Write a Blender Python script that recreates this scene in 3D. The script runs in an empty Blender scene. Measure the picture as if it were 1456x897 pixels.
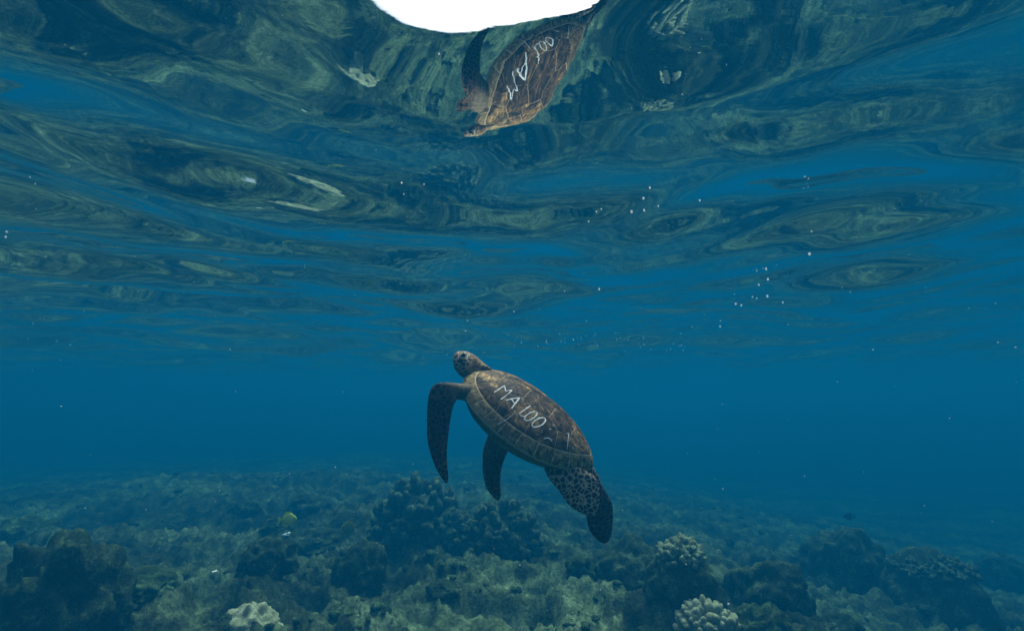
import bpy, bmesh, math, random
import numpy as np
from mathutils import Matrix, Vector
from mathutils.bvhtree import BVHTree

SC = bpy.context.scene
COL = SC.collection
R = math.radians

# ------------------------------------------------------------------ camera
PITCH = R(9.1)
FPX = 700.0                       # focal length in photograph pixels (1456 wide)
cam_d = bpy.data.cameras.new('camera')
cam_d.sensor_width = 36.0
cam_d.lens = FPX / 1456 * 36
cam_d.clip_start = 0.02
cam_d.clip_end = 1000
cam = bpy.data.objects.new('camera', cam_d)
cam.rotation_euler = (math.pi / 2 + PITCH, 0, 0)
COL.objects.link(cam)
SC.camera = cam

# ------------------------------------------------------------------ light
SUN_EL, SUN_AZ = 62.0, 18.0       # azimuth clockwise from +Y (ahead of the camera, a little to the right)
world = bpy.data.worlds.new('World')
SC.world = world
world.use_nodes = True
wn = world.node_tree
sky = wn.nodes.new('ShaderNodeTexSky')
sky.sky_type = 'NISHITA'
sky.sun_disc = False
sky.sun_elevation = R(SUN_EL)
sky.sun_rotation = R(SUN_AZ)
sky.air_density = 1.0
sky.dust_density = 4.0
wn.nodes['Background'].inputs[1].default_value = 0.15
wn.links.new(sky.outputs[0], wn.nodes['Background'].inputs[0])
sun_d = bpy.data.lights.new('sun', 'SUN')
sun_d.energy = 1.5
sun_d.angle = R(14)
sun_d.color = (1.0, 0.95, 0.88)
sun = bpy.data.objects.new('sun', sun_d)
az, el = R(SUN_AZ), R(SUN_EL)
sdir = Vector((math.sin(az) * math.cos(el), math.cos(az) * math.cos(el), math.sin(el)))
sun.rotation_euler = sdir.to_track_quat('Z', 'Y').to_euler()
COL.objects.link(sun)

SC.view_settings.view_transform = 'Standard'
SC.view_settings.look = 'None'
SC.view_settings.gamma = 1.0
SC.view_settings.use_curve_mapping = False
SC.view_settings.exposure = 1.55
cy = SC.cycles
cy.use_denoising = True
try:
    cy.denoiser = 'OPENIMAGEDENOISE'
    cy.denoising_prefilter = 'ACCURATE'
except Exception:
    pass
cy.max_bounces = 8
cy.diffuse_bounces = 3
cy.glossy_bounces = 4
cy.transmission_bounces = 4
cy.volume_bounces = 1
cy.transparent_max_bounces = 16
cy.caustics_reflective = False
cy.caustics_refractive = False
cy.sample_clamp_indirect = 4.0
cy.use_adaptive_sampling = False

# ------------------------------------------------------------------ water
WATER_Z = 0.82                    # mean level of the surface above the camera
VOL_DENSITY = 0.17
VOL_COLOR = (0.0015, 0.0893, 0.1911)
VOL_ABSORB = (0.0, 0.1502, 0.1658)

# ------------------------------------------------------------------ helpers
CP, SP = math.cos(PITCH), math.sin(PITCH)

def ray(px, py):
    """direction through a photograph pixel, unit length along the view axis"""
    x, y = (px - 728) / FPX, -(py - 448.5) / FPX
    return np.array([x, CP - y * SP, SP + y * CP])

def at(px, py, depth):
    return ray(px, py) * depth

def link(o, parent=None):
    COL.objects.link(o)
    if parent is not None:
        o.parent = parent
    return o

def tag(o, label=None, cat=None, group=None, kind=None):
    if label: o['label'] = label
    if cat: o['category'] = cat
    if group: o['group'] = group
    if kind: o['kind'] = kind
    return o

def empty(name, loc=(0, 0, 0)):
    o = bpy.data.objects.new(name, None)
    o.empty_display_size = 0.1
    o.location = loc
    return link(o)

def mesh_obj(name, verts, faces, mat, parent=None, smooth=True, matw=None):
    me = bpy.data.meshes.new(name)
    me.from_pydata([tuple(map(float, v)) for v in verts], [], [tuple(map(int, f)) for f in faces])
    me.update()
    if smooth:
        me.polygons.foreach_set('use_smooth', [True] * len(me.polygons))
    if mat is not None:
        me.materials.append(mat)
    o = bpy.data.objects.new(name, me)
    return link(o, parent)

def grid_mesh(name, V, nu, nv, wrap, mat):
    """fast quad sheet from an (nu*nv,3) array, nu rings of nv points"""
    j = np.arange(nv if wrap else nv - 1)
    jn = (j + 1) % nv
    i = np.arange(nu - 1)[:, None]
    q = np.stack([i * nv + j, i * nv + jn, (i + 1) * nv + jn, (i + 1) * nv + j], -1).reshape(-1, 4)
    me = bpy.data.meshes.new(name)
    me.vertices.add(len(V)); me.vertices.foreach_set('co', V.astype(np.float32).ravel())
    me.loops.add(q.size); me.loops.foreach_set('vertex_index', q.astype(np.int32).ravel())
    me.polygons.add(len(q))
    me.polygons.foreach_set('loop_start', np.arange(0, q.size, 4, dtype=np.int32))
    me.polygons.foreach_set('use_smooth', np.ones(len(q), dtype=bool))
    me.update(calc_edges=True); me.validate()
    me.materials.append(mat)
    return link(bpy.data.objects.new(name, me))

def _hash(ix, iy, iz, seed):
    h = (ix * 374761393 + iy * 668265263 + iz * 2147483647 + seed * 1274126177) & 0xFFFFFFFF
    h = ((h ^ (h >> 13)) * 1274126177) & 0xFFFFFFFF
    h = ((h ^ (h >> 16)) * 2246822519) & 0xFFFFFFFF
    return ((h ^ (h >> 15)) & 0xFFFFFF) / float(0xFFFFFF)

def noise3(P, seed=0):
    P = np.asarray(P, float)
    I = np.floor(P).astype(np.int64); f = P - I; f = f * f * f * (f * (f * 6 - 15) + 10)
    out = 0
    for dx in (0, 1):
        wx = f[:, 0] if dx else 1 - f[:, 0]
        for dy in (0, 1):
            wy = f[:, 1] if dy else 1 - f[:, 1]
            for dz in (0, 1):
                wz = f[:, 2] if dz else 1 - f[:, 2]
                out = out + wx * wy * wz * _hash(I[:, 0] + dx, I[:, 1] + dy, I[:, 2] + dz, seed)
    return out * 2 - 1

def fbm(P, octs=5, seed=0, gain=0.5, lac=2.03):
    P = np.asarray(P, float); a, s = 1.0, 0
    for o in range(octs):
        s = s + a * noise3(P + o * 17.3, seed + o); a *= gain; P = P * lac
    return s

def worley(P, cell, seed=0):
    """distance to the nearest jittered point"""
    P = np.asarray(P, float) / cell
    I = np.floor(P).astype(np.int64); best = np.full(len(P), 9.0)
    for dx in (-1, 0, 1):
        for dy in (-1, 0, 1):
            for dz in (-1, 0, 1):
                J = I + (dx, dy, dz)
                q = np.stack([J[:, k] + _hash(J[:, 0], J[:, 1], J[:, 2], seed + 7 * k) for k in range(3)], 1)
                best = np.minimum(best, ((q - P) ** 2).sum(1))
    return np.sqrt(best)

# ---------------------------------------------------------------- materials
class NT:
    def __init__(self, name):
        self.m = bpy.data.materials.new(name); self.m.use_nodes = True
        self.t = self.m.node_tree; self.t.nodes.clear()
        self.out = self.n('OutputMaterial')
    def n(self, kind, **kw):
        x = self.t.nodes.new('ShaderNode' + kind)
        for k, v in kw.items(): setattr(x, k, v)
        return x
    def l(self, a, b): self.t.links.new(a, b)
    def noise(self, scale, detail=6, rough=0.6, coord=None, dist=0.0):
        x = self.n('TexNoise'); x.inputs['Scale'].default_value = scale
        x.inputs['Detail'].default_value = detail; x.inputs['Roughness'].default_value = rough
        x.inputs['Distortion'].default_value = dist
        if coord is not None: self.l(coord, x.inputs['Vector'])
        return x
    def ramp(self, src, stops):
        r = self.n('ValToRGB'); e = r.color_ramp.elements
        while len(e) < len(stops): e.new(0.5)
        for k, (p, c) in enumerate(stops):
            e[k].position = p; e[k].color = (*c, 1) if len(c) == 3 else c
        self.l(src, r.inputs[0]); return r
    def mix(self, fac, a, b):
        x = self.n('Mix', data_type='RGBA')
        for src, s in ((fac, x.inputs[0]), (a, x.inputs[6]), (b, x.inputs[7])):
            if hasattr(src, 'links'): self.l(src, s)
            elif isinstance(src, (int, float)): s.default_value = src
            else: s.default_value = (*src, 1)
        return x.outputs[2]
    def math(self, op, a, b=0.5):
        x = self.n('Math', operation=op)
        for src, s in ((a, x.inputs[0]), (b, x.inputs[1])):
            if hasattr(src, 'links'): self.l(src, s)
            else: s.default_value = src
        return x.outputs[0]
    def principled(self, color, rough=0.75, bump=None, strength=0.5, dist=0.01, spec=0.2):
        b = self.n('BsdfPrincipled')
        if hasattr(color, 'links'): self.l(color, b.inputs['Base Color'])
        else: b.inputs['Base Color'].default_value = (*color, 1)
        b.inputs['Roughness'].default_value = rough
        b.inputs['Specular IOR Level'].default_value = spec * 0.2      # wetted: little index contrast under water
        if bump is not None:
            u = self.n('Bump'); u.inputs['Strength'].default_value = strength
            u.inputs['Distance'].default_value = dist
            self.l(bump, u.inputs['Height']); self.l(u.outputs[0], b.inputs['Normal'])
        self.l(b.outputs[0], self.out.inputs[0]); return b

def coord(t, kind='Object'):
    return t.n('TexCoord').outputs[kind]

def mat_water():
    t = NT('water_surface')
    c = t.n('NewGeometry').outputs['Position']
    mp = t.n('Mapping'); mp.inputs['Scale'].default_value = (1.0, 1.7, 1.0); t.l(c, mp.inputs[0])
    n1 = t.noise(7.0, 3, 0.5, mp.outputs[0], 0.6)
    b = t.n('Bump'); b.inputs['Strength'].default_value = 0.02; b.inputs['Distance'].default_value = 0.012
    t.l(n1.outputs[0], b.inputs['Height'])
    fr = t.n('Fresnel'); fr.inputs['IOR'].default_value = 1.333; t.l(b.outputs[0], fr.inputs['Normal'])
    gl = t.n('BsdfGlossy'); gl.inputs['Roughness'].default_value = 0.0
    gl.inputs['Color'].default_value = (1, 1, 1, 1); t.l(b.outputs[0], gl.inputs['Normal'])
    tr = t.n('BsdfTransparent')
    mx = t.n('MixShader'); t.l(fr.outputs[0], mx.inputs[0]); t.l(tr.outputs[0], mx.inputs[1]); t.l(gl.outputs[0], mx.inputs[2])
    t.l(mx.outputs[0], t.out.inputs[0]); return t.m

def mat_haze():
    t = NT('water_volume')
    v = t.n('VolumePrincipled')
    v.inputs['Density'].default_value = VOL_DENSITY
    v.inputs['Density Attribute'].default_value = ''
    v.inputs['Temperature Attribute'].default_value = ''
    v.inputs['Color Attribute'].default_value = ''
    v.inputs['Color'].default_value = (*VOL_COLOR, 1)
    v.inputs['Absorption Color'].default_value = (*VOL_ABSORB, 1)
    v.inputs['Anisotropy'].default_value = 0.2
    t.l(v.outputs[0], t.out.inputs['Volume']); return t.m

def mat_seabed():
    t = NT('seabed'); c = t.n('NewGeometry').outputs['Position']
    a = t.noise(0.9, 7, 0.65, c); b = t.noise(6.0, 6, 0.7, c); d = t.noise(34.0, 5, 0.7, c)
    m = t.math('ADD', t.math('MULTIPLY', a.outputs[0], 0.55), t.math('MULTIPLY', b.outputs[0], 0.45))
    # a sandy channel between the reef patches, weedier ground on the hump beside it
    for cx, cy_, rad, amt in ((0.2, 4.6, 1.5, 0.075), (-2.4, 4.0, 1.3, -0.045), (3.4, 5.4, 1.4, 0.05), (0.3, 2.6, 2.4, 0.05)):  # last one: pale ground added to brighten the reflection overhead
        d_ = t.n('VectorMath', operation='DISTANCE'); t.l(c, d_.inputs[0]); d_.inputs[1].default_value = (cx, cy_, -1.9)
        g_ = t.n('MapRange'); t.l(d_.outputs['Value'], g_.inputs[0]); g_.interpolation_type = 'SMOOTHSTEP'
        g_.inputs[1].default_value = 0.2; g_.inputs[2].default_value = rad; g_.inputs[3].default_value = amt; g_.inputs[4].default_value = 0.0
        m = t.math('ADD', m, g_.outputs[0])
    r = t.ramp(m, [(0.40, (0.009, 0.013, 0.006)), (0.49, (0.036, 0.048, 0.022)), (0.58, (0.120, 0.158, 0.074)), (0.69, (0.30, 0.36, 0.20))])
    r2 = t.ramp(d.outputs[0], [(0.36, (0.22, 0.22, 0.2)), (0.62, (1.2, 1.17, 1.1))])
    mul = t.n('Mix', data_type='RGBA', blend_type='MULTIPLY'); mul.inputs[0].default_value = 0.85
    t.l(r.outputs[0], mul.inputs[6]); t.l(r2.outputs[0], mul.inputs[7])
    h = t.math('ADD', t.math('MULTIPLY', b.outputs[0], 1.0), t.math('MULTIPLY', d.outputs[0], 0.5))
    t.principled(mul.outputs[2], 0.9, h, 0.8, 0.04, 0.1); return t.m

def mat_rock(name, dark, mid, light, scale=9.0):
    t = NT(name); c = coord(t)
    a = t.noise(scale, 7, 0.7, c); d = t.noise(scale * 6, 4, 0.7, c)
    m = t.math('ADD', t.math('MULTIPLY', a.outputs[0], 0.65), t.math('MULTIPLY', d.outputs[0], 0.35))
    r = t.ramp(m, [(0.38, dark), (0.52, mid), (0.66, light)])
    t.principled(r.outputs[0], 0.9, m, 0.9, 0.03, 0.1); return t.m

def mat_scute():
    t = NT('scute')
    uv = t.n('UVMap'); uv.uv_map = 'UVMap'
    oc = coord(t)
    # streaks that radiate from each scute's growth centre
    mp = t.n('Mapping'); mp.inputs['Scale'].default_value = (9.0, 0.9, 1.0); t.l(uv.outputs[0], mp.inputs[0])
    st = t.noise(2.2, 4, 0.6, mp.outputs[0])
    big = t.noise(8.0, 4, 0.6, oc, 0.5); fine = t.noise(70.0, 4, 0.65, oc)
    streak = t.ramp(st.outputs[0], [(0.38, (0.025, 0.016, 0.011)), (0.48, (0.13, 0.07, 0.028)), (0.56, (0.36, 0.20, 0.07)), (0.66, (0.66, 0.39, 0.15))])
    blot = t.ramp(big.outputs[0], [(0.51, (0, 0, 0)), (0.61, (1, 1, 1))])
    dark = t.mix(0.25, (0.020, 0.015, 0.014), streak.outputs[0])
    lite = t.mix(0.35, streak.outputs[0], (0.30, 0.19, 0.075))
    c = t.mix(blot.outputs[0], dark, lite)
    at_ = t.n('Attribute', attribute_name='rim')
    c = t.mix(at_.outputs['Fac'], c, t.mix(fine.outputs[0], (0.13, 0.10, 0.04), (0.50, 0.36, 0.16)))
    mot = t.noise(26.0, 5, 0.7, oc, 0.8)
    mr = t.ramp(mot.outputs[0], [(0.42, (0.28, 0.27, 0.27)), (0.56, (1.25, 1.25, 1.2))])
    mm = t.n('Mix', data_type='RGBA', blend_type='MULTIPLY'); mm.inputs[0].default_value = 0.85
    t.l(c, mm.inputs[6]); t.l(mr.outputs[0], mm.inputs[7]); c = mm.outputs[2]
    fr = t.ramp(fine.outputs[0], [(0.3, (0.5, 0.5, 0.5)), (0.7, (1.35, 1.33, 1.3))])
    mul = t.n('Mix', data_type='RGBA', blend_type='MULTIPLY'); mul.inputs[0].default_value = 0.7
    t.l(c, mul.inputs[6]); t.l(fr.outputs[0], mul.inputs[7])
    h = t.math('ADD', t.math('MULTIPLY', fine.outputs[0], 0.6), st.outputs[0])
    t.principled(mul.outputs[2], 0.6, h, 0.35, 0.004, 0.25); return t.m

def mat_skin():
    t = NT('turtle_skin'); oc = coord(t)
    wob = t.noise(9.0, 2, 0.5, oc)
    vm = t.n('VectorMath', operation='MULTIPLY_ADD'); t.l(wob.outputs[1], vm.inputs[0])
    vm.inputs[1].default_value = (0.03, 0.03, 0.03); t.l(oc, vm.inputs[2])
    vo = t.n('TexVoronoi', feature='DISTANCE_TO_EDGE'); vo.inputs['Scale'].default_value = 48.0
    t.l(vm.outputs[0], vo.inputs['Vector'])
    line = t.ramp(vo.outputs['Distance'], [(0.03, (1, 1, 1)), (0.12, (0, 0, 0))])
    base = t.n('Attribute', attribute_name='scale_colour'); lc = t.n('Attribute', attribute_name='line_colour')
    fine = t.noise(60.0, 4, 0.6, oc)
    fr = t.ramp(fine.outputs[0], [(0.3, (0.55, 0.55, 0.55)), (0.7, (1.3, 1.25, 1.15))])
    c = t.mix(line.outputs[0], base.outputs['Color'], lc.outputs['Color'])
    mul = t.n('Mix', data_type='RGBA', blend_type='MULTIPLY'); mul.inputs[0].default_value = 0.8
    t.l(c, mul.inputs[6]); t.l(fr.outputs[0], mul.inputs[7])
    t.principled(mul.outputs[2], 0.6, vo.outputs['Distance'], 0.3, 0.006, 0.25); return t.m

def mat_plain(name, col, rough=0.7, var=0.3, scale=40, spec=0.2):
    t = NT(name); oc = coord(t); n = t.noise(scale, 4, 0.6, oc)
    r = t.ramp(n.outputs[0], [(0.3, tuple(x * (1 - var) for x in col)), (0.7, tuple(min(1, x * (1 + var)) for x in col))])
    t.principled(r.outputs[0], rough, n.outputs[0], 0.2, 0.003, spec); return t.m

def mat_bubble():
    t = NT('air_bubble')  # white diffuse and translucent stand in for the sky glint on bubbles
    d = t.n('BsdfDiffuse'); d.inputs[0].default_value = (0.9, 0.9, 0.9, 1)
    tl = t.n('BsdfTranslucent'); tl.inputs[0].default_value = (0.9, 0.9, 0.9, 1)
    lw = t.n('LayerWeight'); lw.inputs[0].default_value = 0.35
    mx = t.n('MixShader'); t.l(lw.outputs['Facing'], mx.inputs[0])
    t.l(tl.outputs[0], mx.inputs[1]); t.l(d.outputs[0], mx.inputs[2]); t.l(mx.outputs[0], t.out.inputs[0]); return t.m

M = {
    'water': mat_water(), 'haze': mat_haze(), 'seabed': mat_seabed(),
    'rock': mat_rock('algae_rock', (0.010, 0.016, 0.006), (0.038, 0.06, 0.022), (0.16, 0.23, 0.095)),
    'darkrock': mat_rock('dark_rock', (0.007, 0.010, 0.005), (0.028, 0.042, 0.018), (0.14, 0.20, 0.09)),
    'coral': mat_rock('coral', (0.016, 0.024, 0.012), (0.06, 0.085, 0.045), (0.23, 0.30, 0.17), 14),
    'palecoral': mat_rock('pale_coral', (0.20, 0.20, 0.11), (0.38, 0.38, 0.22), (0.55, 0.55, 0.36), 16),
    'midcoral': mat_rock('mid_coral', (0.10, 0.12, 0.06), (0.25, 0.28, 0.15), (0.46, 0.50, 0.30), 16),
    'scute': mat_scute(), 'skin': mat_skin(),
    'seam': mat_plain('shell_seam', (0.50, 0.37, 0.21), 0.7, 0.3, 60),
    'paint': mat_plain('white_scratch', (0.80, 0.78, 0.72), 0.8, 0.2, 90),
    'eye': mat_plain('eye', (0.012, 0.010, 0.010), 0.15, 0.1, 40, 0.5),
    'bubble': mat_bubble(),
    'yellow': mat_plain('yellow_fish', (0.78, 0.72, 0.03), 0.5, 0.15, 30),
    'dimyellow': mat_plain('dim_yellow_fish', (0.26, 0.25, 0.03), 0.5, 0.2, 30),  # darkened yellow: the farther fish's dimness is put into its colour
    'darkfish': mat_plain('dark_fish', (0.018, 0.017, 0.018), 0.5, 0.2, 30),
    'speck': mat_plain('speck', (0.7, 0.7, 0.65), 0.8, 0.1, 30),
}

# ------------------------------------------------------------- water surface
rng = np.random.default_rng(2206)
WN = 64
lam = np.exp(np.linspace(math.log(4.5), math.log(0.07), WN))
ang = R(90) + rng.normal(0, R(46), WN)
phs = rng.uniform(0, 2 * np.pi, WN)
slope = 0.013 * np.where(lam > 0.6, 1.65, np.where(lam > 0.25, 0.5, 0.05))
KW = 2 * np.pi / lam
def surface_z(x, y):
    r = np.sqrt(x * x + y * y)
    wx = x + 0.10 * np.sin(1.7 * y + 0.6 * x) ; wy = y + 0.10 * np.sin(1.3 * x - 0.8 * y + 1.0) + 0.30 * (np.sqrt((x - 0.4) ** 2 + 1.5) - 1.2)
    far = np.clip((r - 1.4) / 2.2, 0, 1)
    z = np.full_like(x, WATER_Z)
    for k, a, p, s, L in zip(KW, ang, phs, slope, lam):
        f = np.clip((L - 0.02 * r) / (0.02 * r + 1e-6), 0, 1)
        z += f * (1 + (0.95 if L > 0.45 else 1.3 if L > 0.2 else 0.4) * far) * (s * 1.41 / k) * np.sin(k * (math.cos(a) * wx + math.sin(a) * wy) + p)
    # a trough of the swell runs away from the camera above the turtle
    z -= 0.0770 * np.exp(-((x - (0.5396) - 0.05 * y) / 1.3) ** 2) * np.clip(1.2 - r / 9, 0, 1)
    # and its back face falls away just ahead of the camera
    z += 0.0610 * np.exp(-((x - (-0.7850)) / 1.0) ** 2 - ((y - 0.2698) / 0.9) ** 2)
    return z

def polar(r0, r1, nr, front, nf, nb):
    rr = np.exp(np.linspace(math.log(r0), math.log(r1), nr))
    th = np.concatenate([np.linspace(-front, front, nf, endpoint=False),
                         np.linspace(front, 2 * np.pi - front, nb, endpoint=False)])
    X = (rr[:, None] * np.sin(th)[None]).ravel(); Y = (rr[:, None] * np.cos(th)[None]).ravel()
    return X, Y, nr, len(th)

X, Y, nr, nt = polar(0.02, 60, 820, R(58), 560, 60)
V = np.stack([X, Y, surface_z(X, Y)], 1)
wo = grid_mesh('water_surface', V, nr, nt, True, M['water'])
if wo.data.polygons[nt * 200].normal.z < 0: wo.data.flip_normals()
tag(wo, 'rippled underside of the sea surface mirroring the reef and turtle', 'water', kind='structure')

# ------------------------------------------------------------------- seabed
def seabed_z(x, y):
    P = np.stack([x, y, 0 * x], 1)
    r = np.sqrt(x * x + y * y)
    z = -1.72 - 0.13 * np.clip(x - 0.3, 0, 9) - 0.012 * np.clip(y, 0, 30) + 0.02 * np.clip(-x, 0, 8)
    z -= 0.055 * np.clip(r - 7.5, 0, 30)          # the reef slopes off into deeper water
    z += 0.10 * fbm(P * 0.55, 3, 3)
    def hump(cx, cy, sx, sy, h): return h * np.exp(-((x - cx) / sx) ** 2 - ((y - cy) / sy) ** 2)
    z += hump(-2.6, 4.0, 1.0, 0.7, 0.22) + hump(1.3, 4.3, 0.8, 0.5, 0.16) + hump(-4.2, 4.0, 0.9, 0.8, 0.25)
    z += hump(-5, 11, 4, 2, 0.25)
    rid = 1 - np.abs(fbm(P * 2.1 + 4.7, 4, 21))
    z += 0.17 * (rid - 0.5) * np.clip(2.2 - r / 9, 0.3, 1.4)
    z += 0.05 * fbm(P * 6.5, 4, 31) + 0.016 * fbm(P * 24, 2, 37)
    return z

X, Y, nr, nt = polar(0.05, 60, 640, R(58), 620, 110)
V = np.stack([X, Y, seabed_z(X, Y)], 1)
sb = grid_mesh('seabed', V, nr, nt, True, M['seabed'])
if sb.data.polygons[nt * 200].normal.z < 0: sb.data.flip_normals()
tag(sb, 'sandy rubble seabed with dark algae patches', 'seabed', kind='structure')

def hit(px, py, fn):
    d = ray(px, py); t = 1.0
    for _ in range(26):
        z = float(fn(np.array([d[0] * t]), np.array([d[1] * t]))[0])
        t = 0.5 * t + 0.5 * (z / d[2]) if d[2] else t
    return d * t, t

# -------------------------------------------------------------- rocks, coral
def ico(sub):
    bm = bmesh.new(); bmesh.ops.create_icosphere(bm, subdivisions=sub, radius=1.0)
    v = np.array([x.co[:] for x in bm.verts]); f = [[q.index for q in p.verts] for p in bm.faces]; bm.free()
    return v, f
ICO = {k: ico(k) for k in (1, 2, 3, 4, 5)}

def rock_shape(w, h, d, seed, rough=0.32, sub=5, lump=0.0):
    v, f = ICO[sub]; v = v.copy()
    n = fbm(v * 1.3 + seed * 3.1, 3, seed) * rough + fbm(v * 4.2 + seed, 4, seed + 5) * rough * 0.42 + fbm(v * 15, 3, seed + 9) * rough * 0.13
    if lump: n = n + lump * (0.55 - worley(v * 1.0 + seed, 0.42, seed))
    v = v * (1 + n)[:, None]
    v[:, 2] = np.where(v[:, 2] < -0.2, -0.2 + 0.3 * (v[:, 2] + 0.2), v[:, 2])
    return v * (w / 2, d / 2, h), f

def coral_shape(w, h, d, seed, n_lobes, lobe, knob=0.35):
    """mound of blunt upright lobes growing out of a lumpy core"""
    rs = np.random.default_rng(seed)
    v0, f0 = ICO[4]
    core = v0 * (1 + 0.18 * fbm(v0 * 2 + seed, 3, seed))[:, None] * 0.86
    core[:, 2] = np.where(core[:, 2] < -0.2, -0.2, core[:, 2])
    VV = [core * (w / 2, d / 2, h)]; FF = [list(x) for x in f0]; off = len(core)
    lv, lf = ICO[2]
    LB = [lv * (1 + knob * fbm(lv * 2.2 + i, 2, seed + i))[:, None] for i in range(10)]
    for i in range(n_lobes):
        zc = rs.uniform(-0.05, 1.0); a = rs.uniform(0, 2 * np.pi); s = math.sqrt(max(0, 1 - zc * zc))
        nrm = np.array([s * math.cos(a), s * math.sin(a), zc]); k = 0.86 + 0.16 * rs.random()
        c = nrm * k * (w / 2, d / 2, h)
        ax = nrm + (0, 0, 0.4); ax /= np.linalg.norm(ax)
        L = lobe * rs.uniform(0.7, 1.35); e = rs.uniform(1.2, 1.9)
        q = LB[i % 10]
        q = q * L * 0.5; q = q + np.outer(q @ ax, ax) * (e - 1)
        VV.append(q + c); FF += [[x + off for x in t] for t in lf]; off += len(lv)
    return np.concatenate(VV), FF

def place(px, base, wpx, hpx, dratio=0.9):
    p, t = hit(px, base, seabed_z)
    return p, wpx * t / FPX, hpx * t / FPX, wpx * t / FPX * dratio

def rock(px, base, wpx, hpx, label, mat='rock', seed=1, rough=0.32, group=None, lump=0.0, name='reef_rock', cat='rock', dr=0.9):
    p, w, h, d = place(px, base, wpx, hpx, dr)
    v, f = rock_shape(w, h * 0.78, d, seed, rough * 0.75, 5, lump + 0.12)
    o = mesh_obj(name, v, f, M[mat]); o.location = p + (0, d * 0.35, 0); o.rotation_euler.z = 0
    return tag(o, label, cat, group)

def coral(px, base, wpx, hpx, label, n, lobe_px, mat='coral', seed=1, dz=0.0, knob=0.35):
    p, w, h, d = place(px, base, wpx, hpx)
    v, f = coral_shape(w, h, d, seed, n, lobe_px * w / wpx, knob)
    o = mesh_obj('bushy_coral', v, f, M[mat]); o.location = p + (0, d * 0.35, dz)
    return tag(o, label, 'coral')

coral(585, 778, 132, 84, 'large bushy coral head with a knobbly top, below and beyond the turtle', 190, 13, seed=4)
coral(716, 790, 110, 66, 'broad low bushy coral right beside the largest coral head', 130, 12, seed=5)
coral(640, 776, 70, 40, 'small bushy coral between the two largest coral heads', 70, 10, seed=6)
coral(1016, 912, 82, 42, 'pale knobbly coral cushion of tight rounded lobes', 150, 11, 'palecoral', seed=8, knob=0.15)
peak = rock(985, 862, 104, 86, 'dark pointed rock carrying a bright branching coral on its peak', 'darkrock', 12, 0.22)
def cap(px, wpx, hpx, host, label, n, lobe_px, mat, seed, name):
    # paler lobed cap on a rock's highest part; its colour carries the lit top
    hv_ = np.array([v.co[:] for v in host.data.vertices]) + np.array(host.location)
    t = host.location.y * 1.03; x_ = host.location.x + (px - 985 if px < 1200 else px - 1370) / FPX * t
    near_ = hv_[np.hypot(hv_[:, 0] - x_, hv_[:, 1] - host.location.y) < wpx * t / FPX * 0.5]
    k = t / FPX; v, f = coral_shape(wpx * k, hpx * k, wpx * k * 0.8, seed, n, lobe_px * k, 0.35)
    o = mesh_obj(name, v, f, M[mat]); o.location = (x_, host.location.y, float(np.percentile(near_[:, 2], 80)) - 0.25 * hpx * k)
    return tag(o, label, 'coral')
cap(982, 58, 26, peak, 'branching coral on the peak of a dark rock, coloured pale as its lit top', 150, 7, 'midcoral', 7, 'branching_coral')
rock(340, 918, 92, 62, 'pale cream lump of bare coral with soft folds', 'palecoral', 13, 0.3, lump=0.05, name='coral_lump', cat='coral')
rock(25, 930, 190, 190, 'big craggy boulder in deep shade with a hollow side', 'darkrock', 14, 0.42)
rock(92, 822, 60, 36, 'tan topped rock leaning on the big craggy boulder', 'rock', 15, 0.3)
rock(430, 736, 60, 38, 'round dark boulder standing behind the yellow fish', 'darkrock', 16, 0.2)
rock(388, 758, 44, 24, 'dark rock right beside the bright yellow fish', 'darkrock', 17, 0.3)
rock(368, 812, 80, 48, 'dark shaggy rock with a rounded back near the flat ledge', 'darkrock', 18, 0.3)
rock(442, 784, 92, 26, 'long flat dark ledge under the bright yellow fish', 'darkrock', 19, 0.25)
rock(505, 828, 78, 58, 'tall dark boulder left of open sand, under the dim yellow fish', 'darkrock', 20, 0.25)
rock(450, 830, 60, 34, 'grey green rock at the foot of the tall dark boulder', 'rock', 21, 0.3)
rock(1097, 925, 84, 62, 'dark green rock with a steep side beside the pale knobbly coral', 'rock', 22, 0.3)
rock(1212, 915, 58, 34, 'dark cleft rock standing alone on sand', 'darkrock', 23, 0.3)
rock(1112, 866, 110, 70, 'dim broad boulder behind the dark green steep rock', 'darkrock', 24, 0.25)
rock(1242, 836, 125, 92, 'tall hazy reef block with a stepped top', 'darkrock', 25, 0.28)
crown = rock(1370, 886, 150, 100, 'wide hazy boulder with a pale cap for its lit crown', 'darkrock', 26, 0.18)
cap(1372, 104, 16, crown, 'pale low cap coloured as the lit top of the wide hazy boulder', 200, 5, 'coral', 27, 'lit_cap')  # added lobes in paler material, standing in for sunlight on the boulder top
rock(905, 832, 104, 62, 'hazy rounded boulder left of the dark pointed rock', 'darkrock', 28, 0.22)
rock(826, 818, 44, 28, 'small hazy rock beside the hazy rounded boulder', 'rock', 29, 0.3)
rock(1452, 838, 70, 50, 'faint far boulder beyond the wide hazy boulder', 'darkrock', 30, 0.25)
rock(342, 727, 40, 14, 'low dark rock lying on the far rubble slope', 'darkrock', 31, 0.25)
rock(628, 846, 46, 18, 'flat dark stone lying in front of the bushy corals', 'darkrock', 32, 0.25)
rock(688, 842, 22, 12, 'small black stone on pale sand below the bushy corals', 'darkrock', 33, 0.25)
rock(10, 772, 90, 34, 'low rocky shelf rising above the big craggy boulder', 'rock', 34, 0.35)
rock(180, 856, 90, 36, 'weedy brown rock beside the tan hump of rubble', 'rock', 35, 0.4)
rock(1180, 800, 60, 40, 'faint hazy stone beside the tall reef block', 'darkrock', 36, 0.3)

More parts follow.
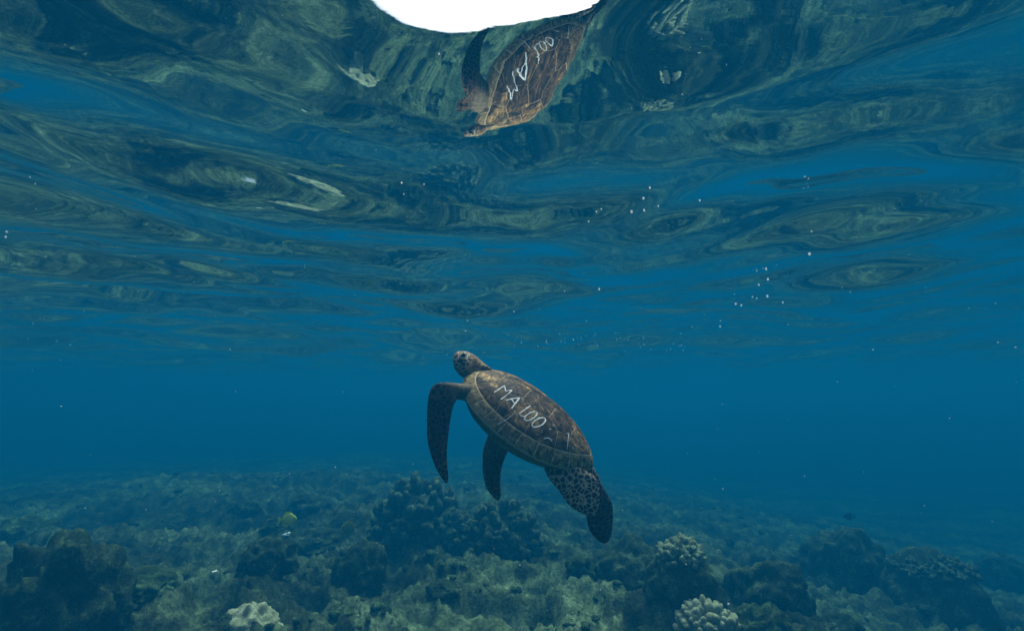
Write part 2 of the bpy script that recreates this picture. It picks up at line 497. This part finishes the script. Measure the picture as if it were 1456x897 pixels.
# loose stones
spots = []
rs = np.random.default_rng(5)
for i in range(32):
    spots.append((rs.uniform(-20, 1470), rs.uniform(770, 905) , rs.uniform(10, 26)))
protos = [rock_shape(1, 0.42, 0.85, 60 + k, 0.35, 3) for k in range(5)]
pm = []
for k, (v, f) in enumerate(protos):
    me = bpy.data.meshes.new('loose_stone'); me.from_pydata([tuple(x) for x in v], [], f); me.update()
    me.polygons.foreach_set('use_smooth', [True] * len(me.polygons)); me.materials.append(M['rock' if k % 2 else 'darkrock']); pm.append(me)
for i, (px, py, wpx) in enumerate(spots):
    p, t = hit(px, py, seabed_z)
    o = bpy.data.objects.new('loose_stone', pm[i % 5]); s = wpx * t / FPX; o.location = p - (0, 0, 0.12 * s); o.scale = (s, s, s * rs.uniform(0.7, 1.2)); o.rotation_euler.z = rs.uniform(0, 6.28); link(o)
    tag(o, 'small algae covered stone lying loose on the seabed', 'stone', 'loose stones on the seabed')

# rubble too small to tell apart
VV, FF, off = [], [], 0
lv, lf = ICO[1]; lv2, lf2 = ICO[2]
nR = 5200
RB = [[q_ * (1 + 0.45 * fbm(q_ * 1.6 + k * 3.3, 2, k))[:, None] for k in range(14)] for q_ in (lv, lv2)]
rr = 1.5 * np.exp(rs.uniform(0, math.log(9.0), nR)); tt = rs.uniform(-R(62), R(62), nR)
rx, ry = rr * np.sin(tt), rr * np.cos(tt)
keep = fbm(np.stack([rx, ry, 0 * rx], 1) * 0.9, 3, 77) > -0.12
rx, ry = rx[keep], ry[keep]; rz = seabed_z(rx, ry)
for i in range(len(rx)):
    s = 0.008 + 0.03 * rs.random() ** 3 * (0.7 + 0.1 * math.hypot(rx[i], ry[i]))
    q = lv2 if s > 0.018 else lv; fq = lf2 if s > 0.018 else lf
    q = RB[1 if s > 0.018 else 0][i % 14] * s * (rs.uniform(0.7, 1.6), rs.uniform(0.7, 1.6), rs.uniform(0.5, 1.0))
    VV.append(q + (rx[i], ry[i], rz[i] + 0.2 * s)); FF += [[x + off for x in t] for t in fq]; off += len(q)
ru = mesh_obj('coral_rubble', np.concatenate(VV), FF, M['rock'])
tag(ru, 'small broken coral rubble strewn over the seabed', 'rubble', kind='stuff')

# pale shell fragments
for px, py, w, lab in ((188, 838, 9, 'bright white shell fragment on the weedy rubble hump'), (306, 815, 8, 'small pale shell chip on the brown rubble'),
                       (408, 761, 8, 'tiny white shell chip under the bright yellow fish'), (1035, 861, 5, 'tiny white shell chip at the foot of the dark pointed rock')):
    p, t = hit(px, py, seabed_z)
    v, f = rock_shape(w * t / FPX, w * 0.3 * t / FPX, w * 0.8 * t / FPX, int(px), 0.9, 3)
    o = mesh_obj('shell_fragment', v, f, M['paint']); o.location = p + (0, 0, 0.012); tag(o, lab, 'shell')

# ---------------------------------------------------------------- the turtle
TD = 2.33
TS = 0.727
RT = np.array([[-0.8035, -0.3477, 0.4832], [0.5654, -0.1917, 0.8022], [-0.1863, 0.9178, 0.3506]])   # columns: forward, left, up in camera axes
u_, _, vt_ = np.linalg.svd(RT); RT = u_ @ vt_
# camera axes (right, up, back) to world
CAMR = np.stack([np.array([1, 0, 0]), np.array([0, -SP, CP]), np.array([0, -CP, -SP])], 1)
TC = at(751.2, 596.8, TD)
WR = CAMR @ RT
TMAT = Matrix([[*WR[0], TC[0]], [*WR[1], TC[1]], [*WR[2], TC[2]], [0, 0, 0, 1]])
def to_local(P):
    return (np.asarray(P) - TC) @ WR
turtle = empty('sea_turtle'); turtle.matrix_world = TMAT
tag(turtle, 'brown sea turtle swimming up to the surface with MALOO scratched on its shell', 'turtle')

WWID, HDOME = 0.335, 0.158
def cw(u):
    u = np.clip(u, -1, 1)
    return WWID * np.maximum(1 - u * u, 0) ** (0.5 + 0.28 * np.maximum(0, -u)) * (1 + 0.12 * u)
def shell_z(x, y):
    u = np.clip(x / 0.5, -1, 1); q = np.clip(np.abs(y) / np.maximum(cw(u), 1e-6), 0, 1)
    return HDOME * (1 - q ** 2.3) ** 0.75 * (1 - np.abs(u) ** 2.6) ** 0.65
def outer(t): return np.stack([0.5 * np.cos(t), cw(np.cos(t)) * np.sign(np.sin(t))], -1)
def inner(t): return np.stack([0.5 * 0.885 * np.cos(t), 0.845 * cw(np.cos(t)) * np.sign(np.sin(t))], -1)
def sheet(P2, up=0.0):
    P2 = np.asarray(P2, float); z = shell_z(P2[:, 0], P2[:, 1])
    return np.column_stack([P2, z + up]) * TS

# base shell: pale horn seen in the seams, with a rounded under-lip
nth = 160; th = np.linspace(0, 2 * np.pi, nth, endpoint=False) + 0.01
ringsV = []
for k in np.linspace(0.02, 1, 40): ringsV.append(sheet(outer(th) * k, -0.0012))
o2 = outer(th)
for k, z in ((1.004, -0.008), (0.99, -0.02), (0.93, -0.022), (0.8, -0.012), (0.5, 0.0), (0.02, 0.0)):
    ringsV.append(np.column_stack([o2 * k, np.full(nth, z)]) * TS)
cara = grid_mesh('carapace', np.concatenate(ringsV), len(ringsV), nth, True, M['seam'])
cara.parent = turtle
if cara.data.polygons[nth * 10].normal.z < 0: cara.data.flip_normals()

SHELL_V, SHELL_F = [], []
def densify(poly, step=0.018):
    out = []
    for a, b in zip(poly, poly[1:] + poly[:1]):
        a, b = np.array(a), np.array(b); n = max(1, int(np.linalg.norm(b - a) / step))
        out += [a + (b - a) * i / n for i in range(n)]
    return np.array(out)
def scute(poly, rim, seed, gap=0.0016, dome=0.004, growth=None):
    P = densify(poly); c = P.mean(0) if growth is None else np.array(growth)
    n = len(P); d = np.linalg.norm(P - c, axis=1)
    ks = [1, 0.985, 0.955, 0.88, 0.7, 0.5, 0.3, 0.12]; V, UV = [], []
    ang_ = np.arctan2(P[:, 1] - c[1], P[:, 0] - c[0])
    for k in ks:
        q = c + (P - c) * (k * (1 - gap / d))[:, None]
        up = {1: -0.0006, 0.985: 0.0008, 0.955: 0.0013}.get(k, 0.0013 + dome * (1 - k) ** 0.8 * 0.6)
        V.append(sheet(q, up)); UV += [(a_ / 6.283 + 0.37 * seed, k + 0.21 * seed) for a_ in ang_]
    V.append(sheet([c], 0.0013 + dome * 0.6)); UV.append((0.37 * seed, 0.21 * seed))
    V = np.concatenate(V); F = []
    for r_ in range(len(ks) - 1):
        for j in range(n):
            F.append((r_ * n + j, r_ * n + (j + 1) % n, (r_ + 1) * n + (j + 1) % n, (r_ + 1) * n + j))
    L = len(V) - 1
    for j in range(n): F.append(((len(ks) - 1) * n + j, (len(ks) - 1) * n + (j + 1) % n, L))
    a2 = 0.5 * np.sum(P[:, 0] * np.roll(P[:, 1], -1) - np.roll(P[:, 0], -1) * P[:, 1])
    if a2 < 0: F = [f[::-1] for f in F]
    o = mesh_obj('scute', V, F, M['scute'], cara)
    ul = o.data.uv_layers.new(name='UVMap')
    for lp in o.data.loops: ul.data[lp.index].uv = UV[lp.vertex_index]
    at_ = o.data.attributes.new('rim', 'FLOAT', 'POINT')
    at_.data.foreach_set('value', np.full(len(V), rim, np.float32))
    b = len(SHELL_V); SHELL_V.extend(map(tuple, V)); SHELL_F.extend([tuple(x + b for x in f) for f in F])
    return o

arc = lambda a, b: [tuple(p) for p in inner(np.linspace(a, b, max(3, int(abs(b - a) / 0.06))))]
VX = [0.29, 0.10, -0.10, -0.27]                   # seams between vertebral scutes
VM = [0.19, 0.0, -0.19]                           # their widest points (scutes 2 to 4)
vc, vm = 0.072, 0.125
T0, T1, T2, T3, T4 = 0.50, 1.16, 1.66, 2.12, 2.78
sd = 1
scute(arc(-T0, T0) + [(VX[0], vc), (VX[0], -vc)], 0.15, sd)
for i, xm in enumerate(VM):
    sd += 1
    scute([(VX[i], -vc), (VX[i], vc), (xm, vm), (VX[i + 1], vc), (VX[i + 1], -vc), (xm, -vm)], 0.0, sd)
sd += 1
scute([(VX[3], -vc), (VX[3], vc)] + arc(T4, 2 * math.pi - T4), 0.2, sd)
def mir(poly, s): return [(x, y * s) for x, y in poly]
for s in (1, -1):
    sd += 1; scute(mir(arc(T1, T0) + [(VX[0], vc), (VM[0], vm)], s), 0.05, sd)
    sd += 1; scute(mir(arc(T2, T1) + [(VM[0], vm), (VX[1], vc), (VM[1], vm)], s), 0.0, sd)
    sd += 1; scute(mir(arc(T3, T2) + [(VM[1], vm), (VX[2], vc), (VM[2], vm)], s), 0.05, sd)
    sd += 1; scute(mir(arc(T4, T3) + [(VM[2], vm), (VX[3], vc)], s), 0.15, sd)
NM = 25
edges = (np.arange(NM + 1) - 0.5) / NM * 2 * math.pi
for i in range(NM):
    tt_ = np.linspace(edges[i], edges[i + 1], 8); sd += 1
    scute([tuple(p) for p in outer(tt_) * 1.004] + [tuple(p) for p in inner(tt_[::-1]) * 1.010], 0.8, sd, 0.0024, 0.003)

# lettering scratched into the shell, laid on the scutes as thin ribbons
bvh = BVHTree.FromPolygons([Vector(v) for v in SHELL_V], SHELL_F)
CAML = to_local(np.zeros((1, 3)))[0]
def z5(x, y): return (660 + x / 6.406, 530 + y / 6.406)
def on_shell(px, py):
    d = Vector(to_local(at(px, py, 1.0)[None])[0] - CAML).normalized()
    h = bvh.ray_cast(Vector(CAML), d)
    return (np.array(h[0]), np.array(h[1])) if h[0] is not None else None
def ell(cx, cy, a, b, tilt, n=22):
    return [(cx + a * math.cos(t) * math.cos(tilt) - b * math.sin(t) * math.sin(tilt),
             cy + a * math.cos(t) * math.sin(tilt) + b * math.sin(t) * math.cos(tilt)) for t in np.linspace(0, 2 * math.pi, n)]
def ribbon(pts, wpx):
    V, F = [], []
    P = []
    for a, b in zip(pts, pts[1:]):
        n = max(2, int(math.hypot(b[0] - a[0], b[1] - a[1]) / 8))
        P += [(a[0] + (b[0] - a[0]) * i / n, a[1] + (b[1] - a[1]) * i / n) for i in range(n)]
    P.append(pts[-1]); H = [on_shell(*z5(*p)) for p in P]; H = [h for h in H if h]
    pr = None
    for i, (p, n) in enumerate(H):
        a = H[max(0, i - 1)][0]; b = H[min(len(H) - 1, i + 1)][0]; t = b - a; t /= np.linalg.norm(t) + 1e-9
        s = np.cross(n, t); s /= np.linalg.norm(s) + 1e-9
        w_ = wpx / 6.406 * TD / FPX * 0.5 * random.Random(i * 7 + int(wpx * 10)).uniform(0.7, 1.2)
        V += [p + s * w_ + n * 0.0004, p + n * 0.0016, p - s * w_ + n * 0.0004]
        if i: k = 3 * i; F += [(k - 3, k - 2, k + 1, k), (k - 2, k - 1, k + 2, k + 1)]
    return V, F
strokes = [
    ([(272, 178), (330, 140), (366, 117)], 11), ([(366, 117), (374, 140), (376, 166)], 9), ([(376, 166), (408, 160), (436, 158)], 10), ([(436, 158), (390, 200), (334, 242)], 12),
    ([(382, 250), (440, 235), (506, 226)], 11), ([(506, 226), (470, 272), (432, 324)], 13), ([(432, 240), (446, 262), (466, 286)], 11),
    ([(604, 299), (555, 332), (500, 372)], 10), ([(500, 372), (520, 392), (548, 398)], 9),
    (ell(606, 394, 66, 29, -0.55), 10), (ell(680, 452, 68, 33, -0.50), 13),
    ([(805, 470), (822, 484)], 9), ([(776, 508), (790, 514)], 12), ([(722, 600), (760, 590), (788, 602), (796, 622)], 8), ([(985, 665), (992, 690)], 8),
    ([(955, 545), (945, 620), (935, 700)], 5), ([(300, 470), (380, 430), (470, 360)], 4), ([(925, 545), (950, 555)], 6),
]
for nm, i0, i1, lab in (('letter', 0, 4, 'white scratched capital letter M'), ('letter', 4, 7, 'white scratched capital letter A'), ('letter', 7, 9, 'white scratched capital letter L'),
                        ('letter', 9, 10, 'white scratched capital letter O beside the L'), ('letter', 10, 11, 'white scratched last capital letter O')) + tuple(('scratch_mark', i, i + 1, None) for i in range(11, len(strokes))):
    VV, FF = [], []
    for pts, w_ in strokes[i0:i1]:
        v, f = ribbon(pts, w_)
        b = len(VV); VV += v; FF += [tuple(x + b for x in q) for q in f]
    let = mesh_obj(nm, VV, FF, M['paint'], cara)
    if lab: let['label'] = lab

# body: one skin grown from lofted limbs, then fused by a voxel remesh
def loft(stations, n=28, pw=2.0):
    """stations: (centre, a_vec, b_vec) in turtle axes; closed tube"""
    V, F = [], []
    t = np.linspace(0, 2 * np.pi, n, endpoint=False); c, s = np.cos(t), np.sin(t)
    ca = np.sign(c) * np.abs(c) ** (2 / pw); sa = np.sign(s) * np.abs(s) ** (2 / pw)
    for C, A, B in stations: V.append(C + np.outer(ca, A) + np.outer(sa, B))
    m = len(stations); V = np.concatenate(V)
    for i in range(m - 1):
        for j in range(n): F.append((i * n + j, i * n + (j + 1) % n, (i + 1) * n + (j + 1) % n, (i + 1) * n + j))
    F.append(tuple(range(n))[::-1]); F.append(tuple(range((m - 1) * n, m * n)))
    return V, F

def resample(st, m):
    """smooth interpolation of station rows"""
    st = np.array(st, float); k = np.arange(len(st)); q = np.linspace(0, len(st) - 1, m); out = []
    for x in q:
        i = min(int(x), len(st) - 2); f = x - i
        p0, p1, p2, p3 = st[max(i - 1, 0)], st[i], st[i + 1], st[min(i + 2, len(st) - 1)]
        out.append(0.5 * (2 * p1 + (p2 - p0) * f + (2 * p0 - 5 * p1 + 4 * p2 - p3) * f * f + (3 * p1 - p0 - 3 * p2 + p3) * f ** 3))
    return np.array(out)

def cam_loft(rows, m=40):
    """rows: px, py, depth, chord dx, chord dy (px, y down), chord depth, half chord px, half thick px"""
    out = []
    R_ = resample(rows, m)
    for i, (px, py, dep, cx, cy_, cz, hc, ht) in enumerate(R_):
        C = to_local(at(px, py, dep)[None])[0]
        a = CAMR @ np.array([cx, -cy_, -cz]); a = (a / np.linalg.norm(a)) @ WR
        q0, q1 = R_[max(0, i - 1)], R_[min(m - 1, i + 1)]
        tg = to_local(at(q1[0], q1[1], q1[2])[None])[0] - to_local(at(q0[0], q0[1], q0[2])[None])[0]
        tg /= np.linalg.norm(tg) + 1e-9
        b = np.cross(tg, a); b /= np.linalg.norm(b) + 1e-9
        s = dep / FPX
        out.append((C, a * max(hc, 0.6) * s, b * max(ht, 0.6) * s))
    return out

fore_near = [(676, 560, 2.30, 0, 1, 0, 15, 14), (655, 557, 2.25, 0.1, 1, 0, 12, 11), (643, 556, 2.22, 0.45, 0.9, 0, 14, 9), (632, 559, 2.20, 0.85, 0.5, 0, 20, 8),
             (626, 577, 2.18, 1, 0.1, 0.1, 18.5, 7), (623.5, 601, 2.16, 1, 0, 0.15, 16.5, 6), (622.5, 623, 2.14, 1, -0.1, 0.15, 15, 5), (624, 645, 2.12, 1, -0.1, 0.15, 11.5, 4),
             (628, 664, 2.10, 1, -0.15, 0.15, 8.5, 3.2), (633, 679, 2.09, 1, -0.15, 0.15, 5, 2.2), (635.5, 687, 2.08, 1, -0.15, 0.15, 1.2, 1)]
fore_far = [(722, 560, 2.50, 1, 0.2, 0, 16, 13), (722, 590, 2.54, 1, 0.1, 0.1, 17, 10), (713, 615, 2.55, 1, 0.1, 0.1, 18, 8), (705.5, 638, 2.55, 1, 0, 0.1, 18.5, 7), (701, 657, 2.54, 1, 0, 0.1, 15, 6),
            (699.5, 674, 2.53, 1, -0.05, 0.1, 12.8, 5), (701.5, 691, 2.52, 1, -0.1, 0.1, 10.5, 4), (706, 704, 2.51, 1, -0.1, 0.1, 6.5, 3), (708, 711, 2.51, 1, -0.1, 0.1, 1.5, 1)]
hind_near = [(782, 640, 2.22, 1, 0.3, 0.1, 20, 12), (795, 657, 2.20, 1, 0.25, 0.1, 28, 9), (811, 676, 2.18, 1, 0.0, 0.15, 33, 7), (824, 694, 2.17, 1, -0.12, 0.2, 29.5, 5.5),
             (832, 713, 2.16, 1, -0.25, 0.2, 23, 4.5), (840, 726, 2.16, 1, -0.25, 0.2, 13, 3), (844, 733, 2.16, 1, -0.25, 0.2, 4, 1.5)]
hind_far = [(812, 645, 2.36, 1, 0, 0, 16, 11), (828, 672, 2.35, 1, 0, 0.1, 17, 9), (843, 697, 2.34, 1, -0.1, 0.1, 17, 7), (852, 718, 2.33, 1, -0.05, 0.1, 19, 6), (853, 740, 2.32, 1, 0, 0.1, 19.2, 5),
            (855, 757, 2.31, 1, 0.05, 0.1, 15.5, 4), (858, 768, 2.31, 1, 0.05, 0.1, 8.5, 2.5), (859, 772, 2.31, 1, 0.05, 0.1, 3, 1.2)]
neck_head = [(714, 562, 2.36, 0.6, 0.8, 0, 22, 26), (699, 551, 2.38, 0.6, 0.8, 0, 18, 21), (690, 541, 2.39, 0.5, 0.85, 0, 15, 17), (684, 531, 2.40, 0.4, 0.9, 0, 16, 16.5), (677.5, 524.5, 2.41, 0.35, 0.93, 0, 21, 17.5),
             (669.5, 521.5, 2.42, 0.3, 0.95, 0, 22.5, 18), (661.5, 519.5, 2.43, 0.25, 0.97, 0, 21, 17), (655.5, 517, 2.44, 0.2, 0.98, 0, 18, 14.5), (651, 514.5, 2.45, 0.15, 1, 0, 14, 11), (648.3, 512, 2.455, 0.1, 1, 0, 9.5, 7), (646.5, 510.5, 2.46, 0.1, 1, 0, 4.5, 3)]
tail = [(828, 655, 2.27, 1, 0, 0, 8, 8), (842, 672, 2.27, 1, -0.6, 0, 6, 6), (850, 682, 2.27, 1, -0.7, 0, 3.5, 3.5), (854, 688, 2.27, 1, -0.7, 0, 1.2, 1.2)]

parts = {'fore': [], 'forefar': [], 'hind': [], 'hindfar': [], 'head': [], 'tail': []}
allV, allF, cen, kindv = [], [], [], []
def add(V, F, kind, C):
    b = sum(len(x) for x in allV); allV.append(V); allF.extend([tuple(x + b for x in f) for f in F])
    cen.extend(C); kindv.extend([kind] * len(C))
for key, rows in (('fore', fore_near), ('forefar', fore_far), ('hind', hind_near), ('hindfar', hind_far), ('head', neck_head), ('tail', tail)):
    st = cam_loft(rows); V, F = loft(st); add(V, F, key, [])
    for C, A, B in st:
        for k in (-0.8, -0.4, 0, 0.4, 0.8): cen.append(C + A * k); kindv.append(key)
# trunk with a flat plastron
t_ = np.linspace(0, 2 * np.pi, 96, endpoint=False)
st = []
rings, zz = [], [(0.55, 0.05), (0.80, 0.03), (0.90, 0.0), (0.955, -0.02), (0.95, -0.045), (0.88, -0.085), (0.74, -0.12), (0.5, -0.135), (0.2, -0.14)]
for k, z in zz:
    o2 = outer(t_ + 0.001); q = o2 * k; q[:, 0] *= np.where(q[:, 0] < 0, 0.93, 0.98)
    rings.append(np.column_stack([q, np.full(96, z)]) * TS)
V = np.concatenate(rings); F = []
for i in range(len(zz) - 1):
    for j in range(96): F.append((i * 96 + j, i * 96 + (j + 1) % 96, (i + 1) * 96 + (j + 1) % 96, (i + 1) * 96 + j))
F.append(tuple(range(96))[::-1]); F.append(tuple(range((len(zz) - 1) * 96, len(zz) * 96)))
add(V, F, 'trunk', [])
for k, z in zz[2:]:
    for a in np.linspace(0, 2 * np.pi, 48, endpoint=False):
        p = outer(np.array([a]))[0] * k * 0.95; cen.append(np.array([p[0], p[1], z]) * TS); kindv.append('trunk')
me = bpy.data.meshes.new('body_raw'); me.from_pydata([tuple(x) for x in np.concatenate(allV)], [], allF); me.update()
bm = bmesh.new(); bm.from_mesh(me)
bmesh.ops.recalc_face_normals(bm, faces=bm.faces); bm.to_mesh(me); bm.free()
raw = bpy.data.objects.new('body_raw', me); COL.objects.link(raw)
rm = raw.modifiers.new('r', 'REMESH'); rm.mode = 'VOXEL'; rm.voxel_size = 0.0042; rm.use_smooth_shade = True
sm = raw.modifiers.new('s', 'SMOOTH'); sm.factor = 0.5; sm.iterations = 4
dg = bpy.context.evaluated_depsgraph_get()
bme = bpy.data.meshes.new_from_object(raw.evaluated_get(dg)); bme.name = 'body'
bpy.data.objects.remove(raw)
body = link(bpy.data.objects.new('body', bme), turtle)
bme.materials.clear(); bme.materials.append(M['skin'])
bme.polygons.foreach_set('use_smooth', [True] * len(bme.polygons))
co = np.empty(len(bme.vertices) * 3, np.float32); bme.vertices.foreach_get('co', co); co = co.reshape(-1, 3)
cen = np.array(cen, np.float32); names = list(parts) + ['trunk']
kid = np.array([names.index(k) for k in kindv])
near = np.empty(len(co), int)
for i in range(0, len(co), 4000):
    d2 = ((co[i:i + 4000, None] - cen[None]) ** 2).sum(2); near[i:i + 4000] = kid[d2.argmin(1)]
SCL = {'fore': ((0.007, 0.005, 0.005), (0.10, 0.055, 0.03)), 'forefar': ((0.02, 0.016, 0.010), (0.20, 0.14, 0.07)), 'hind': ((0.026, 0.02, 0.017), (0.50, 0.38, 0.24)),
       'hindfar': ((0.008, 0.007, 0.006), (0.10, 0.065, 0.035)), 'head': ((0.14, 0.09, 0.04), (0.36, 0.25, 0.12)), 'tail': ((0.06, 0.055, 0.045), (0.34, 0.30, 0.22)), 'trunk': ((0.13, 0.13, 0.065), (0.16, 0.155, 0.08))}  # trunk colour is darkened with the shade under the body
cb = np.array([SCL[n][0] for n in names])[near]; clc = np.array([SCL[n][1] for n in names])[near]
# shoulders and thighs fade from skin to scaled flipper
for key, w_ in (('fore', 0.05), ('forefar', 0.09), ('hind', 0.0)):
    if not w_: continue
    root = to_local(at(*( (655, 557, 2.25) if key == 'fore' else (715, 608, 2.55)))[None])[0]
    d = np.linalg.norm(co - root, axis=1); f = np.clip(1 - d / (w_ * 2), 0, 1)[:, None] * (near == names.index(key))[:, None]
    cb = cb * (1 - f) + np.array([0.17, 0.13, 0.075]) * f; clc = clc * (1 - f) + np.array([0.20, 0.17, 0.11]) * f
eye_at = to_local(at(655.5, 512, 2.40)[None])[0]
f = (np.clip(1.25 - np.linalg.norm((co - eye_at) * (1, 0.6, 1), axis=1) / 0.05, 0, 1) * (near == names.index('head')))[:, None]
cb = cb * (1 - f) + np.array([0.05, 0.042, 0.035]) * f; clc = clc * (1 - f) + np.array([0.85, 0.75, 0.55]) * f
for nm, arr in (('scale_colour', cb), ('line_colour', clc)):
    a_ = bme.attributes.new(nm, 'FLOAT_COLOR', 'POINT')
    a_.data.foreach_set('color', np.column_stack([arr, np.ones(len(arr))]).astype(np.float32).ravel())

bb = BVHTree.FromPolygons([Vector(v) for v in co], [tuple(p.vertices) for p in bme.polygons])
def body_hit(px, py):
    d = Vector(to_local(at(px, py, 1.0)[None])[0] - CAML).normalized()
    h = bb.ray_cast(Vector(CAML), d); return h
h = body_hit(655.5, 512)
v, f = ICO[3]
for side in (1, -1):
    p = np.array(h[0]); nrm = np.array(h[1])
    if side < 0: p = p * (1, -1, 1); hh = bb.find_nearest(Vector(p)); p = np.array(hh[0])
    e = mesh_obj('eye', v * 0.0105, f, M['eye'], turtle); e.location = p

# ---------------------------------------------------------------------- fish
def fish(px, py, depth, length_px, label, mat, yaw, name='reef_fish', deep=0.62):
    L = length_px * depth / FPX
    root = empty(name, at(px, py, depth)); root.rotation_euler.z = yaw; tag(root, label, 'fish')
    rows = []
    for s, hgt, wd in ((-0.36, 0.05, 0.02), (-0.28, 0.12, 0.05), (-0.12, 0.33, 0.09), (0.05, 0.44, 0.11), (0.22, 0.38, 0.11), (0.36, 0.22, 0.08), (0.45, 0.09, 0.05), (0.5, 0.03, 0.02)):
        rows.append((np.array([s * L, 0, 0]), np.array([0, wd * L * 0.8, 0]), np.array([0, 0, hgt * L * deep])))
    V, F = loft(rows, 16); b = mesh_obj('body', V, F, M[mat], root)
    def fin(nm, pts, th_):
        n = len(pts); V = [(x * L, -th_ * L, z * L) for x, z in pts] + [(x * L, th_ * L, z * L) for x, z in pts]
        F = [tuple(range(n)), tuple(range(2 * n - 1, n - 1, -1))] + [(i, (i + 1) % n, n + (i + 1) % n, n + i)[::-1] for i in range(n)]
        return mesh_obj(nm, V, F, M[mat], root, smooth=False)
    k = deep / 0.62
    fin('tail_fin', [(-0.33, 0.03), (-0.42, 0.14), (-0.52, 0.2), (-0.49, 0.0), (-0.52, -0.2), (-0.42, -0.14), (-0.33, -0.03)], 0.008)
    fin('dorsal_fin', [(0.25, 0.20 * k), (0.15, 0.31 * k), (-0.1, 0.33 * k), (-0.26, 0.2 * k), (-0.28, 0.05 * k), (0.0, 0.2 * k)], 0.008)
    fin('anal_fin', [(0.1, -0.2 * k), (0.02, -0.31 * k), (-0.14, -0.31 * k), (-0.26, -0.18 * k), (-0.28, -0.05 * k)][::-1], 0.008)
    for s in (1, -1):
        e = mesh_obj('eye', ICO[2][0] * 0.03 * L, ICO[2][1], M['eye'], root); e.location = (0.36 * L, s * 0.075 * L, 0.05 * L)
    return root
fish(409, 738, 5.6, 25, 'bright yellow disc shaped fish hovering by a dark rock', 'yellow', R(28), deep=0.8)
fish(497, 749, 5.6, 25, 'dim yellow disc shaped fish above the tall dark boulder', 'dimyellow', R(205), deep=0.8)
fish(381, 826, 4.6, 24, 'slim black fish with level back swimming low over rubble', 'darkfish', R(170), deep=0.4)
fish(414, 843, 4.4, 22, 'black fish nosing down over rubble, close behind the slim black one', 'darkfish', R(110), deep=0.7)
fish(1207, 734, 7.5, 15, 'small dark fish in open blue water above the tall reef block', 'darkfish', R(160))

# ------------------------------------------------------------ surface bubbles
bv, bf = ICO[2]
bme2 = bpy.data.meshes.new('air_bubble'); bme2.from_pydata([tuple(x) for x in bv], [], bf); bme2.update()
bme2.polygons.foreach_set('use_smooth', [True] * len(bme2.polygons)); bme2.materials.append(M['bubble'])
def bubble(px, py, dpx, label, group):
    p, t = hit(px, py, surface_z)
    o = bpy.data.objects.new('air_bubble', bme2); r_ = dpx * t / FPX * 0.28
    o.location = p - (0, 0, r_ * 0.6); o.scale = (r_, r_, r_ * 0.8); link(o); tag(o, label, 'bubble', group)
for px, py, d in ((571, 260, 4), (574, 276, 3), (915, 282, 5), (898, 301, 6), (916, 299, 5), (924, 267, 4), (936, 293, 3), (848, 301, 3), (855, 297, 3), (837, 315, 3), (995, 285, 4),
                  (1151, 361, 6), (1092, 397, 5), (1079, 405, 4), (1091, 421, 5), (1113, 430, 4), (1046, 432, 4), (1054, 434, 4), (1070, 422, 3), (1076, 424, 3), (1024, 464, 4), (852, 411, 4), (624, 77, 4), (8, 337, 4), (1154, 329, 3), (603, 262, 3)):
    bubble(px, py, d, 'single bright air bubble clinging under the water surface', 'scattered bubbles under the surface')
for i in range(56):
    px = rs.uniform(722, 975) if i < 40 else rs.uniform(900, 990)
    py = 484 + rs.normal(0, 5) + (4 if px > 900 else 0)
    bubble(px, py, rs.uniform(1.0, 2.3), 'tiny bubble in the sprinkled streak of bubbles above the turtle', 'streak of tiny bubbles')

# drifting specks in the water
VV, FF, off = [], [], 0
for i in range(220):
    p = at(rs.uniform(0, 1456), rs.uniform(250, 880), rs.uniform(0.9, 4.0))
    s = rs.uniform(0.0006, 0.0016)
    VV.append(lv * s + p); FF += [[x + off for x in t] for t in lf]; off += len(lv)
tag(mesh_obj('drifting_particles', np.concatenate(VV), FF, M['speck']), 'fine pale particles drifting in the water', 'particles', kind='stuff')

# ---------------------------------------------------------------------- haze
zb, zt, hr = -6.5, WATER_Z + 0.45, 66
hv = [(x, y, z) for z in (zb, zt) for x, y in ((-hr, -hr), (hr, -hr), (hr, hr), (-hr, hr))]
hf = [(3, 2, 1, 0), (4, 5, 6, 7), (0, 1, 5, 4), (1, 2, 6, 5), (2, 3, 7, 6), (3, 0, 4, 7)]
hz = mesh_obj('haze', hv, hf, M['haze'], smooth=False)
tag(hz, 'blue sea water filling the whole scene', 'water', kind='stuff')
